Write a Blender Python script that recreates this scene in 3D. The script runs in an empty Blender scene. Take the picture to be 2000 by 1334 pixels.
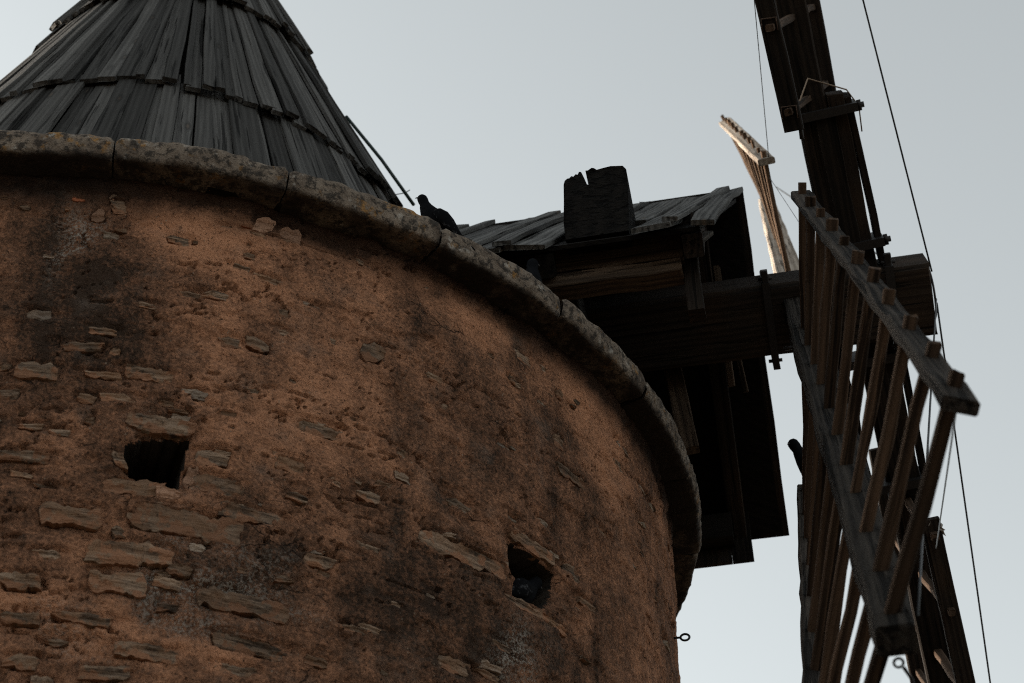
import bpy, bmesh, math, random
import numpy as np
from mathutils import Vector, Matrix
random.seed(7)
SC = bpy.context.scene
COL = SC.collection
R = math.radians
CZ = 1.6                                   # eye height above the ground

# ------------------------------------------------------------------ camera
cam_d = bpy.data.cameras.new('camera')
cam = bpy.data.objects.new('camera', cam_d)
COL.objects.link(cam)
cam.location = (0.0, -9.00323, CZ)
cam.rotation_euler = (math.pi / 2 + 0.6681, 0.0, -0.23037)
cam_d.sensor_width = 36.0
cam_d.lens = 3954.884 / 2000.0 * 36.0
cam_d.clip_start = 0.05
cam_d.clip_end = 9000.0
cam_d.dof.use_dof = True
cam_d.dof.focus_distance = 8.9
cam_d.dof.aperture_fstop = 3.2
SC.camera = cam

# ------------------------------------------------------------------ sky and sun
SUN_EL, SUN_AZ = R(11.0), R(-49.0)         # azimuth clockwise from +Y (the camera looks 13 degrees right of +Y)
world = bpy.data.worlds.new('World')
SC.world = world
world.use_nodes = True
wn = world.node_tree
wn.nodes.clear()
sky = wn.nodes.new('ShaderNodeTexSky')
sky.sky_type = 'NISHITA'
sky.sun_disc = False
sky.sun_elevation = SUN_EL
sky.sun_rotation = SUN_AZ
sky.altitude = 200
sky.air_density = 1.0
sky.dust_density = 2.5
sky.ozone_density = 1.0
hs = wn.nodes.new('ShaderNodeHueSaturation')
hs.inputs['Saturation'].default_value = 0.18
bg = wn.nodes.new('ShaderNodeBackground')
bg.inputs['Strength'].default_value = 0.15
wo = wn.nodes.new('ShaderNodeOutputWorld')
wn.links.new(sky.outputs[0], hs.inputs['Color'])
tint = wn.nodes.new('ShaderNodeMix')
tint.data_type = 'RGBA'
tint.blend_type = 'MULTIPLY'
tint.inputs[0].default_value = 1.0
tint.inputs[7].default_value = (0.965, 1.0, 0.97, 1.0)
wn.links.new(hs.outputs[0], tint.inputs[6])
wn.links.new(tint.outputs[2], bg.inputs['Color'])
wn.links.new(bg.outputs[0], wo.inputs['Surface'])

sun_d = bpy.data.lights.new('sun', 'SUN')
sun_d.energy = 4.5
sun_d.angle = R(0.5)
sun_d.color = (1.0, 0.84, 0.67)
sun = bpy.data.objects.new('sun', sun_d)
COL.objects.link(sun)
sv = Vector((math.sin(SUN_AZ) * math.cos(SUN_EL), math.cos(SUN_AZ) * math.cos(SUN_EL), math.sin(SUN_EL)))
sun.rotation_euler = sv.to_track_quat('Z', 'Y').to_euler()
sun.location = sv * 60

SC.view_settings.view_transform = 'Standard'
SC.view_settings.look = 'None'
SC.view_settings.gamma = 1.0
SC.view_settings.use_curve_mapping = False
SC.view_settings.exposure = 1.25
SC.render.engine = 'CYCLES'
SC.cycles.use_denoising = False           # keep the natural grain and the fine grit of the wall
SC.cycles.filter_width = 1.1

# ------------------------------------------------------------------ numpy noise
def _h(ix, iy, seed):
    n = (ix * 374761393 + iy * 668265263 + seed * 1442695041) & 0xFFFFFFFF
    n = ((n ^ (n >> 13)) * 1274126177) & 0xFFFFFFFF
    return ((n ^ (n >> 16)) & 0xFFFF) / 65535.0

def vnoise(x, y, seed=0):
    x = np.asarray(x, float); y = np.asarray(y, float)
    x0 = np.floor(x); y0 = np.floor(y)
    fx = x - x0; fy = y - y0
    fx = fx * fx * fx * (fx * (fx * 6 - 15) + 10); fy = fy * fy * fy * (fy * (fy * 6 - 15) + 10)
    ix = x0.astype(np.int64); iy = y0.astype(np.int64)
    a = _h(ix, iy, seed); b = _h(ix + 1, iy, seed); c = _h(ix, iy + 1, seed); d = _h(ix + 1, iy + 1, seed)
    return (a + (b - a) * fx) * (1 - fy) + (c + (d - c) * fx) * fy

def fbm(x, y, seed=0, octv=4, gain=0.5):
    s = 0; a = 1.0; t = 0
    for o in range(octv):
        s = s + a * (vnoise(x * 2 ** o + 17.3 * o, y * 2 ** o - 9.1 * o, seed + o) * 2 - 1); t += a; a *= gain
    return s / t

# ------------------------------------------------------------------ material helpers
class NT:
    def __init__(s, name):
        s.m = bpy.data.materials.new(name); s.m.use_nodes = True
        s.t = s.m.node_tree; s.t.nodes.clear()
        s.out = s.n('ShaderNodeOutputMaterial'); s.b = s.n('ShaderNodeBsdfPrincipled')
        s.l(s.b.outputs[0], s.out.inputs['Surface'])
    def n(s, ty, **kw):
        x = s.t.nodes.new(ty)
        for k, v in kw.items(): setattr(x, k, v)
        return x
    def l(s, a, b): s.t.links.new(a, b)
    def put(s, inp, v):
        if hasattr(v, 'is_output') or isinstance(v, bpy.types.NodeSocket): s.l(v, inp)
        else: inp.default_value = v
    def math(s, op, a, b=0.0, c=None, clamp=False):
        x = s.n('ShaderNodeMath', operation=op, use_clamp=clamp)
        s.put(x.inputs[0], a); s.put(x.inputs[1], b)
        if c is not None: s.put(x.inputs[2], c)
        return x.outputs[0]
    def noise(s, vec, scale, detail=4.0, rough=0.55, dist=0.0):
        x = s.n('ShaderNodeTexNoise'); s.l(vec, x.inputs['Vector'])
        x.inputs['Scale'].default_value = scale; x.inputs['Detail'].default_value = detail
        x.inputs['Roughness'].default_value = rough; x.inputs['Distortion'].default_value = dist
        return x.outputs['Fac']
    def voro(s, vec, scale, feature='F1', out='Distance'):
        x = s.n('ShaderNodeTexVoronoi', feature=feature); s.l(vec, x.inputs['Vector']); x.inputs['Scale'].default_value = scale
        return x.outputs[out]
    def ramp(s, f, a, b, lo=0.0, hi=1.0):
        x = s.n('ShaderNodeMapRange'); s.put(x.inputs['Value'], f)
        for k, v in (('From Min', a), ('From Max', b), ('To Min', lo), ('To Max', hi)): x.inputs[k].default_value = v
        return x.outputs[0]
    def mix(s, f, a, b):
        x = s.n('ShaderNodeMix', data_type='RGBA'); s.put(x.inputs[0], f)
        for i, v in ((6, a), (7, b)):
            if isinstance(v, tuple): x.inputs[i].default_value = (v + (1.0,))[:4]
            else: s.l(v, x.inputs[i])
        return x.outputs[2]
    def scale(s, col, f):
        x = s.n('ShaderNodeVectorMath', operation='SCALE'); s.l(col, x.inputs[0]); s.put(x.inputs['Scale'], f)
        return x.outputs[0]
    def coords(s, sc=(1, 1, 1), rnd=0.0):
        tc = s.n('ShaderNodeTexCoord'); v = tc.outputs['Object']
        if rnd:
            oi = s.n('ShaderNodeObjectInfo')
            ad = s.n('ShaderNodeVectorMath', operation='ADD'); s.l(v, ad.inputs[0])
            cb = s.n('ShaderNodeCombineXYZ')
            for i, k in enumerate((rnd, rnd * 3.7, rnd * 7.1)): s.l(s.math('MULTIPLY', oi.outputs['Random'], k), cb.inputs[i])
            s.l(cb.outputs[0], ad.inputs[1]); v = ad.outputs[0]
        return s.vs(v, sc) if sc != (1, 1, 1) else v
    def vs(s, v, sc):
        mp = s.n('ShaderNodeVectorMath', operation='MULTIPLY'); s.l(v, mp.inputs[0]); mp.inputs[1].default_value = sc
        return mp.outputs[0]
    def rand(s): return s.n('ShaderNodeObjectInfo').outputs['Random']
    def attr(s, name):
        a = s.n('ShaderNodeAttribute'); a.attribute_name = name; return a.outputs['Fac']
    def bump(s, h, strength, dist):
        x = s.n('ShaderNodeBump'); x.inputs['Strength'].default_value = strength; x.inputs['Distance'].default_value = dist
        s.l(h, x.inputs['Height']); s.l(x.outputs[0], s.b.inputs['Normal'])
    def done(s, col, rough=0.9, spec=0.2, metal=0.0):
        s.put(s.b.inputs['Base Color'], col if not isinstance(col, tuple) else (col + (1.0,))[:4])
        s.put(s.b.inputs['Roughness'], rough); s.b.inputs['Specular IOR Level'].default_value = spec
        s.b.inputs['Metallic'].default_value = metal
        return s.m

def wood(name, light, dark, knot=0.0, vary=(0.55, 1.35), bump=0.004, warm=None, fine_sc=90, wide_w=0.5, flo=(0.40, 0.80), crk=0.60):
    """weathered timber; grain runs along the piece's own X"""
    k = NT(name); v = k.coords(rnd=40.0)
    fine = k.noise(k.vs(v, (2.5, fine_sc, fine_sc)), 1.0, 5, 0.65, 0.4)
    wide = k.noise(k.vs(v, (0.9, 14, 14)), 1.0, 3, 0.55, 1.2)
    ringy = k.n('ShaderNodeTexWave', wave_type='BANDS', bands_direction='Y')
    k.l(k.vs(v, (0.35, 9, 9)), ringy.inputs['Vector'])
    ringy.inputs['Scale'].default_value = 1.0; ringy.inputs['Distortion'].default_value = 9.0
    ringy.inputs['Detail'].default_value = 2.0; ringy.inputs['Detail Scale'].default_value = 0.7
    f = k.math('ADD', k.math('MULTIPLY', fine, 0.55), k.math('ADD', k.math('MULTIPLY', wide, wide_w), (0.5 - wide_w) * 0.5))
    f = k.math('ADD', f, k.math('MULTIPLY', ringy.outputs['Fac'], 0.18))
    f = k.ramp(f, flo[0], flo[1])
    col = k.mix(f, dark, light)
    if warm:
        col = k.mix(k.ramp(k.noise(v, 2.2, 3), 0.50, 0.75), col, k.mix(f, tuple(c * 0.5 for c in warm), warm))
    if knot:
        kd = k.voro(k.vs(v, (1.6, 5.5, 0.0)), knot)
        kn = k.ramp(kd, 0.09, 0.20, 1.0, 0.0)
        kc = k.ramp(kd, 0.02, 0.10, 1.0, 0.0)
        col = k.mix(k.math('MULTIPLY', kn, 0.75), col, tuple(c * 0.30 for c in light))
        col = k.mix(k.math('MULTIPLY', kc, 0.6), col, tuple(c * x for c, x in zip(light, (1.1, 0.9, 0.75))))
    crack = k.ramp(k.noise(k.vs(v, (1.3, 38, 38)), 1.0, 3, 0.55, 0.2), crk, crk + 0.05)
    col = k.mix(k.math('MULTIPLY', crack, 0.8), col, tuple(c * 0.3 for c in dark))
    col = k.scale(col, k.ramp(k.rand(), 0, 1, vary[0], vary[1]))
    h = k.math('SUBTRACT', k.math('ADD', fine, k.math('MULTIPLY', wide, 0.6)), k.math('MULTIPLY', crack, 1.4))
    k.bump(h, 0.9, bump)
    return k.done(col, 0.9, 0.10)

M = {}
M['roof'] = wood('grey_roof_wood', (0.104, 0.101, 0.097), (0.023, 0.0225, 0.022), knot=1.6, vary=(0.42, 1.3), fine_sc=150, wide_w=0.20, flo=(0.30, 0.85))
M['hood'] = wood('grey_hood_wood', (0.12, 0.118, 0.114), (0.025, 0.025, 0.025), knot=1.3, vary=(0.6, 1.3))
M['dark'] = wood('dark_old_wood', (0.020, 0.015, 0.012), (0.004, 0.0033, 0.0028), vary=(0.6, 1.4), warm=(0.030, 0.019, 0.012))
M['black'] = wood('shade_black_timber', (0.011, 0.009, 0.0075), (0.003, 0.0025, 0.0022), vary=(0.7, 1.2))  # near-black colour stands in for shade inside the hood and behind boards
M['end_black'] = wood('black_end_grain', (0.012, 0.010, 0.0085), (0.002, 0.0017, 0.0015), vary=(0.8, 1.0), bump=0.02, crk=0.55)  # near-black wood with strong cracks
M['beam'] = wood('brown_beam_wood', (0.095, 0.066, 0.046), (0.018, 0.013, 0.010), vary=(0.8, 1.1))
M['sail'] = wood('sail_wood', (0.040, 0.034, 0.029), (0.006, 0.005, 0.0045), vary=(0.8, 1.2), bump=0.03, crk=0.54)
M['rail'] = wood('rail_wood', (0.068, 0.056, 0.047), (0.011, 0.0095, 0.0085), vary=(0.8, 1.15), bump=0.03, crk=0.54)
M['rung'] = wood('rung_wood', (0.072, 0.046, 0.031), (0.015, 0.010, 0.007), vary=(0.45, 1.4), bump=0.003)
M['pale'] = wood('sunlit_pale_wood', (0.38, 0.33, 0.28), (0.14, 0.11, 0.085), vary=(0.8, 1.1))  # paler copy of the sail wood, sunlight painted into its colour
M['palerung'] = wood('sunlit_pale_rung_wood', (0.15, 0.098, 0.064), (0.045, 0.027, 0.018), vary=(0.7, 1.2))  # lighter rung colour with the sun painted in, for the away sail

def m_plaster():
    k = NT('ochre_plaster'); v = k.coords()
    tone = k.attr('tone')
    n1 = k.noise(v, 3.0, 6, 0.62, 0.4); n2 = k.noise(v, 14, 5, 0.62); n3 = k.noise(v, 70, 4, 0.65); n4 = k.noise(v, 210, 3, 0.6)
    streak = k.noise(k.vs(v, (9, 9, 1.1)), 1.0, 4, 0.6)
    f = k.math('ADD', k.math('MULTIPLY', k.math('SUBTRACT', n1, 0.5), 1.0), k.math('MULTIPLY', k.math('SUBTRACT', n2, 0.5), 0.85))
    f = k.math('ADD', f, k.math('MULTIPLY', k.math('SUBTRACT', n3, 0.5), 1.6))
    f = k.math('ADD', f, k.math('MULTIPLY', k.math('SUBTRACT', streak, 0.5), 0.85))
    f = k.math('ADD', f, k.math('MULTIPLY', tone, 0.55))
    f = k.ramp(f, -0.55, 0.55)
    col = k.mix(k.ramp(f, 0.0, 0.5), (0.046, 0.028, 0.019), (0.215, 0.106, 0.062))
    col = k.mix(k.ramp(f, 0.45, 1.0), col, (0.500, 0.240, 0.134))
    # greyish worn film
    gw = k.ramp(k.noise(v, 5.5, 5, 0.6), 0.56, 0.75)
    col = k.mix(k.math('MULTIPLY', gw, 0.35), col, (0.17, 0.135, 0.11))
    # sand grains and pits
    gr = k.ramp(n4, 0.62, 0.76)
    col = k.mix(k.math('MULTIPLY', gr, 0.5), col, (0.36, 0.23, 0.15))
    pit = k.ramp(k.noise(v, 78, 5, 0.72), 0.40, 0.31)
    col = k.mix(k.math('MULTIPLY', pit, 0.82), col, (0.022, 0.016, 0.013))
    # grit of small pale stones
    vd = k.voro(v, 42); gm = k.ramp(vd, 0.16, 0.10, 0, 1)
    gs = k.ramp(k.noise(v, 6.0, 3), 0.55, 0.62)
    col = k.mix(k.math('MULTIPLY', k.math('MULTIPLY', gm, gs), 0.75), col, (0.30, 0.235, 0.18))
    # pale lichen
    lf = k.math('MULTIPLY', k.ramp(k.noise(v, 75, 4, 0.75), 0.50, 0.56), k.attr('lichen'))
    col = k.mix(lf, col, (0.33, 0.29, 0.25))
    # shade under the rim, painted into the wall colour
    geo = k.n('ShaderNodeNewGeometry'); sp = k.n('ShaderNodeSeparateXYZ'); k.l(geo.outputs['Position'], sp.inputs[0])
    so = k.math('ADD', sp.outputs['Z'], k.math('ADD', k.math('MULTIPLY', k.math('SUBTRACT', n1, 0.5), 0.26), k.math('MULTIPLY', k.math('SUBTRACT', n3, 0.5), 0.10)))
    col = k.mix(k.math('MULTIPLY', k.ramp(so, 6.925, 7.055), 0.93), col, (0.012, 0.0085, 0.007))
    # hairline cracks
    wv = k.n('ShaderNodeVectorMath', operation='ADD'); nz = k.n('ShaderNodeTexNoise'); k.l(v, nz.inputs['Vector']); nz.inputs['Scale'].default_value = 4.0; nz.inputs['Detail'].default_value = 5
    sc_ = k.n('ShaderNodeVectorMath', operation='SCALE'); k.l(nz.outputs['Color'], sc_.inputs[0]); sc_.inputs['Scale'].default_value = 0.35
    k.l(k.vs(v, (1, 1, 1.7)), wv.inputs[0]); k.l(sc_.outputs[0], wv.inputs[1])
    ce = k.voro(wv.outputs[0], 3.6, 'DISTANCE_TO_EDGE')
    ck = k.math('MULTIPLY', k.ramp(ce, 0.014, 0.004, 0, 1), k.ramp(k.noise(v, 2.3, 3), 0.60, 0.66))
    col = k.mix(k.math('MULTIPLY', ck, 0.7), col, (0.012, 0.009, 0.008))
    h = k.math('ADD', k.math('MULTIPLY', n3, 0.9), k.math('MULTIPLY', n4, 0.55))
    h = k.math('ADD', h, k.math('MULTIPLY', n2, 0.8))
    h = k.math('SUBTRACT', h, k.math('ADD', k.math('MULTIPLY', pit, 0.6), k.math('MULTIPLY', ck, 1.2)))
    k.bump(h, 1.0, 0.022)
    return k.done(col, 0.95, 0.1)
M['plaster'] = m_plaster()

def m_stone(name, a, b, c, smear=False):
    k = NT(name); v = k.coords(rnd=30.0)
    lay = k.noise(k.vs(v, (3, 3, 52)), 1.0, 4, 0.7, 0.6)
    n = k.noise(v, 9, 5, 0.6); n2 = k.noise(v, 60, 4, 0.65)
    col = k.mix(k.ramp(lay, 0.40, 0.60), a, b)
    col = k.mix(k.ramp(n, 0.42, 0.62, 0, .85), col, c)
    col = k.mix(k.ramp(n2, 0.56, 0.70, 0, 0.7), col, tuple(x * 0.25 for x in a))
    if smear: col = k.mix(k.ramp(k.noise(k.coords(), 13, 5, 0.62), 0.50, 0.55, 0, 0.92), col, k.mix(n2, (0.12, 0.06, 0.036), (0.34, 0.165, 0.09)))
    col = k.scale(col, k.ramp(k.rand(), 0, 1, 0.62, 1.15))
    k.bump(k.math('ADD', lay, k.math('MULTIPLY', n2, 0.5)), 1.0, 0.012)
    return k.done(col, 0.9, 0.15)
M['stone'] = m_stone('schist', (0.050, 0.034, 0.024), (0.275, 0.190, 0.132), (0.200, 0.112, 0.065), True)
M['pebble'] = m_stone('pale_pebble', (0.16, 0.125, 0.10), (0.30, 0.245, 0.195), (0.24, 0.165, 0.115))
M['niche_shade'] = m_stone('shade_black_masonry', (0.010, 0.008, 0.007), (0.040, 0.029, 0.021), (0.026, 0.019, 0.014))  # near-black colour paints the shade inside the wall openings
M['brick'] = m_stone('old_brick', (0.15, 0.048, 0.022), (0.25, 0.085, 0.040), (0.20, 0.07, 0.035))
M['mortar'] = m_stone('pale_mortar', (0.22, 0.125, 0.080), (0.33, 0.19, 0.125), (0.28, 0.155, 0.10))

def m_cornice():
    k = NT('lichened_limestone'); v = k.coords(rnd=20.0)
    n1 = k.noise(v, 7, 6, 0.65, 0.3); n2 = k.noise(v, 32, 5, 0.7); n3 = k.noise(v, 120, 3, 0.6)
    col = k.mix(k.ramp(n1, 0.36, 0.66), (0.095, 0.073, 0.057), (0.235, 0.190, 0.150))
    col = k.mix(k.ramp(n2, 0.48, 0.58, 0, 0.9), col, (0.030, 0.026, 0.023))
    lich = k.math('MULTIPLY', k.ramp(k.noise(v, 11, 5, 0.65), 0.57, 0.66), k.ramp(k.noise(v, 48, 4), 0.42, 0.56))
    col = k.mix(k.math('MULTIPLY', lich, 0.75), col, (0.30, 0.155, 0.045))
    pale = k.math('MULTIPLY', k.ramp(k.noise(k.vs(v, (1.1, 1.1, 1.1)), 16, 5, 0.6), 0.60, 0.68), 0.6)
    col = k.mix(pale, col, (0.40, 0.37, 0.33))
    # overhang shade painted near-black on the lower part of the stones
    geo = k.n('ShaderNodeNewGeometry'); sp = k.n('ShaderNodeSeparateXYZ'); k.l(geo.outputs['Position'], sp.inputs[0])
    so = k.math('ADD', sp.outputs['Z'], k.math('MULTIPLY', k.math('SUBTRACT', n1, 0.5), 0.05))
    under_shade = k.ramp(so, 7.128, 7.104)
    col = k.mix(k.math('MULTIPLY', under_shade, 0.95), col, (0.016, 0.012, 0.010))
    col = k.scale(col, k.ramp(k.rand(), 0, 1, 0.8, 1.12))
    k.bump(k.math('ADD', k.math('ADD', n2, k.math('MULTIPLY', n3, 0.35)), n1), 1.0, 0.016)
    return k.done(col, 0.93, 0.12)
M['cornice'] = m_cornice()

def m_plain(name, c, rough=0.6, metal=0.0, spec=0.3, var=0.35, sc=60):
    k = NT(name); v = k.coords(rnd=9.0)
    n = k.noise(v, sc, 4, 0.6)
    col = k.scale(k.mix(n, tuple(x * (1 - var) for x in c), tuple(x * (1 + var) for x in c)), 1.0)
    k.bump(n, 0.4, 0.002)
    return k.done(col, rough, spec, metal)
M['iron'] = m_plain('black_iron', (0.022, 0.020, 0.020), 0.55, 0.6)
M['rust'] = m_plain('rusty_iron', (0.050, 0.030, 0.020), 0.8, 0.2)
M['wire'] = m_plain('steel_wire', (0.030, 0.032, 0.034), 0.5, 0.5)
M['greenrod'] = m_plain('green_rod', (0.012, 0.026, 0.022), 0.5, 0.0)
M['cord'] = m_plain('hemp_cord', (0.20, 0.15, 0.11), 0.9, 0.0)
M['cloth'] = m_plain('grey_sailcloth', (0.22, 0.20, 0.18), 0.95, 0, 0.05)
M['ground'] = m_plain('dry_earth', (0.11, 0.085, 0.06), 0.95, 0, 0.1, 0.5, 0.8)
M['plume'] = m_plain('slate_plumage', (0.0050, 0.0054, 0.0066), 0.9, 0.0, 0.03)
k_ = NT('wing_plumage'); v_ = k_.coords()
bar_ = k_.math('MULTIPLY', k_.ramp(k_.noise(k_.vs(v_, (1, 1, 1)), 34, 3), 0.55, 0.62), k_.ramp(k_.noise(v_, 120, 3), 0.40, 0.60))
M['wing'] = k_.done(k_.mix(bar_, (0.004, 0.0042, 0.005), (0.045, 0.046, 0.050)), 0.9, 0.03)
M['beak'] = m_plain('horn_beak', (0.05, 0.045, 0.042), 0.5)
M['eye'] = m_plain('orange_eye', (0.20, 0.06, 0.02), 0.2)
M['foot'] = m_plain('red_foot', (0.16, 0.05, 0.045), 0.7)

# ------------------------------------------------------------------ object helpers
def mesh(name, verts, faces, smooth=False):
    me = bpy.data.meshes.new(name)
    me.from_pydata([tuple(v) for v in verts], [], faces)
    me.update()
    if smooth: me.polygons.foreach_set('use_smooth', [True] * len(me.polygons))
    return me

WM = {}
def obj(name, me, mat, parent=None, mw=None, local=False, **props):
    o = bpy.data.objects.new(name, me); COL.objects.link(o)
    if mat is not None and me is not None and not me.materials: me.materials.append(mat)
    if mw is None: mw = Matrix.Identity(4)
    if local: o.parent = parent; o.matrix_basis = mw; WM[o.name] = WM[parent.name] @ mw
    else:                                              # mw is in world space
        WM[o.name] = mw
        if parent is not None: o.parent = parent; mw = WM[parent.name].inverted() @ mw
        o.matrix_basis = mw
    for a, b in props.items(): o[a] = b
    return o

def empty(name, **props):
    o = bpy.data.objects.new(name, None); COL.objects.link(o); WM[o.name] = Matrix.Identity(4)
    for a, b in props.items(): o[a] = b
    return o

def V(*a): return Vector(a)

def frame_m(P, X, Z):
    X = Vector(X).normalized(); Z = Vector(Z); Z = (Z - X * Z.dot(X)).normalized(); Y = Z.cross(X)
    m = Matrix((X, Y, Z)).transposed().to_4x4(); m.translation = Vector(P)
    return m

def board_me(name, L, w0, th0, w1=None, th1=None, n=5, ch=0.005, jit=0.002, seed=0, bow=0.0, skew=0.0, rag=0.0, twist=0.0):
    """timber along +X from 0 to L, width in Y, thickness in Z, chamfered, slightly uneven"""
    w1 = w0 if w1 is None else w1; th1 = th0 if th1 is None else th1
    rg = random.Random(seed); vs = []; fs = []
    for i in range(n + 1):
        f = i / n; w = (w0 + (w1 - w0) * f) / 2; t = (th0 + (th1 - th0) * f) / 2
        c = min(ch, w * .4, t * .4)
        cy = rg.gauss(0, jit); cz = rg.gauss(0, jit) + bow * 4 * f * (1 - f)
        w += rg.gauss(0, jit * .5); a = twist * (f - .5)
        for (y, z) in ((-w + c, -t), (w - c, -t), (w, -t + c), (w, t - c), (w - c, t), (-w + c, t), (-w, t - c), (-w, -t + c)):
            x = f * L
            if i in (0, n): x += rg.gauss(0, rag) + skew * y
            yy = y * math.cos(a) - z * math.sin(a); zz = y * math.sin(a) + z * math.cos(a)
            vs.append((x, yy + cy, zz + cz))
    for i in range(n):
        for j in range(8):
            a = i * 8 + j; b = i * 8 + (j + 1) % 8
            fs.append((a, b, b + 8, a + 8))
    fs.append(tuple(reversed(range(8)))); fs.append(tuple(range(n * 8, n * 8 + 8)))
    return mesh(name, vs, fs)

def beam(name, P0, P1, up, w, th, mat, parent, **kw):
    P0 = Vector(P0); P1 = Vector(P1)
    props = kw.pop('props', {})
    me = board_me(name, (P1 - P0).length, w, th, **kw)
    return obj(name, me, mat, parent, frame_m(P0, P1 - P0, up), **props)

def tube_me(name, pts, r, n=8, closed=False, r1=None):
    pts = [Vector(p) for p in pts]; vs = []; fs = []; N = len(pts)
    prev = None
    for i, p in enumerate(pts):
        if closed: t = pts[(i + 1) % N] - pts[i - 1]
        else: t = pts[min(i + 1, N - 1)] - pts[max(i - 1, 0)]
        t.normalize()
        a = prev - t * prev.dot(t) if prev is not None else t.orthogonal()
        if a.length < 1e-6: a = t.orthogonal()
        a.normalize(); prev = a; b = t.cross(a)
        rr = r if r1 is None else r + (r1 - r) * i / (N - 1)
        for j in range(n):
            an = 2 * math.pi * j / n
            vs.append(p + a * (rr * math.cos(an)) + b * (rr * math.sin(an)))
    for i in range(N if closed else N - 1):
        for j in range(n):
            a = i * n + j; b = i * n + (j + 1) % n; i2 = ((i + 1) % N) * n
            fs.append((a, b, i2 + (j + 1) % n, i2 + j))
    if not closed:
        fs.append(tuple(reversed(range(n)))); fs.append(tuple(range((N - 1) * n, N * n)))
    return mesh(name, vs, fs, True)

def sag(a, b, s, n=14):
    a = Vector(a); b = Vector(b)
    return [a.lerp(b, i / n) - Vector((0, 0, s * 4 * (i / n) * (1 - i / n))) for i in range(n + 1)]

# ------------------------------------------------------------------ ground
gm = mesh('ground', [(-4000, -4000, 0), (4000, -4000, 0), (4000, 4000, 0), (-4000, 4000, 0)], [(0, 1, 2, 3)])
obj('ground', gm, M['ground'], None, None, kind='structure')

# ------------------------------------------------------------------ the tower
MILL = empty('windmill', label='round ochre plastered stone tower with conical grey plank roof', category='windmill')
RW = 2.862                     # wall radius
CT = 5.607 + CZ                # top of the cornice
ST = [(-102.1,5.383,0.044,0.024),(-100.34,5.345,0.044,0.021),(-97.02,5.338,0.02,0.021),(-93.67,5.435,0.03,0.041),(-93.12,5.387,0.068,0.091),(-88.15,5.249,0.089,0.048),(-86.79,5.255,0.022,0.024),(-89.71,5.132,0.043,0.023),(-84.27,5.361,0.069,0.027),(-82.0,5.363,0.093,0.041),(-82.57,5.297,0.039,0.035),(-82.44,5.245,0.049,0.04),(-82.94,5.171,0.075,0.034),(-80.48,5.146,0.139,0.045),(-86.79,4.99,0.096,0.043),(-84.77,5.005,0.103,0.043),(-89.91,4.904,0.079,0.033),(-79.24,4.999,0.045,0.049),(-79.4,4.907,0.083,0.033),(-94.09,4.668,0.141,0.053),(-91.65,4.658,0.041,0.036),(-83.2,4.802,0.088,0.055),(-81.03,4.811,0.097,0.07),(-97.11,4.539,0.16,0.079),(-99.45,4.548,0.039,0.044),(-92.24,4.548,0.14,0.035),(-88.92,4.58,0.182,0.062),(-74.93,4.931,0.027,0.049),(-98.85,4.425,0.076,0.053),(-93.18,4.433,0.075,0.042),(-90.85,4.452,0.142,0.046),(-87.3,4.463,0.086,0.035),(-82.76,4.463,0.147,0.047),(-86.44,4.432,0.077,0.021),(-75.64,4.495,0.196,0.067),(-82.26,4.402,0.059,0.035),(-92.75,4.336,0.047,0.034),(-94.74,4.274,0.083,0.029),(-87.57,4.36,0.256,0.071),(-90.21,4.184,0.047,0.069),(-83.57,4.249,0.125,0.075),(-82.83,4.288,0.068,0.03),(-82.95,4.141,0.201,0.08),(-89.12,4.075,0.23,0.083),(-96.86,4.079,0.082,0.028),(-95.16,4.036,0.073,0.022),(-92.97,3.924,0.217,0.104),(-84.73,3.959,0.437,0.121),(-80.25,4.043,0.241,0.073),(-89.56,3.881,0.046,0.055),(-88.49,3.802,0.298,0.096),(-89.07,3.675,0.205,0.1),(-95.74,3.643,0.149,0.072),(-91.18,3.521,0.21,0.045),(-74.89,3.916,0.121,0.056),(-74.23,3.876,0.09,0.032),(-80.2,3.672,0.338,0.085),(-79.37,3.514,0.27,0.072),(-86.53,3.423,0.22,0.061),(-80.29,3.406,0.155,0.051),(-89.11,3.322,0.173,0.059),(-76.89,4.17,0.09,0.041),(-73.97,4.276,0.04,0.035),(-80.61,3.807,0.057,0.032),(-85.48,3.601,0.072,0.042),(-71.42,4.943,0.108,0.113),(-64.46,4.826,0.04,0.048),(-55.69,5.305,0.108,0.061),(-50.77,5.247,0.047,0.053),(-51.12,4.992,0.069,0.075),(-49.34,4.86,0.207,0.063),(-40.6,5.175,0.104,0.044),(-68.58,4.519,0.072,0.041),(-71.12,4.27,0.104,0.065),(-69.85,4.337,0.083,0.04),(-62.71,4.384,0.145,0.053),(-62.3,4.181,0.48,0.102),(-54.6,4.380,0.273,0.062),(-55.17,4.078,0.462,0.050),(-49.43,4.384,0.123,0.068),(-63.11,3.681,0.183,0.07),(-70.89,4.041,0.103,0.038),(-29.81,5.424,0.165,0.047),(-56.66,5.149,0.079,0.032),(-72.86,4.585,0.063,0.029),(-59.7,5.216,0.051,0.027),(-94.69,3.334,0.117,0.057),(-92.59,3.422,0.084,0.035),(-77.25,3.81,0.076,0.034),(-71.46,3.682,0.119,0.038),(-68.17,3.842,0.084,0.032),(-44.37,4.711,0.129,0.036),(-74.49,3.514,0.095,0.041),(-63.91,4.645,0.07,0.03),(-47.31,4.283,0.122,0.039),(-58.39,3.85,0.146,0.044),(-96.79,4.289,0.091,0.036),(-94.2,3.757,0.104,0.041)]
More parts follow.
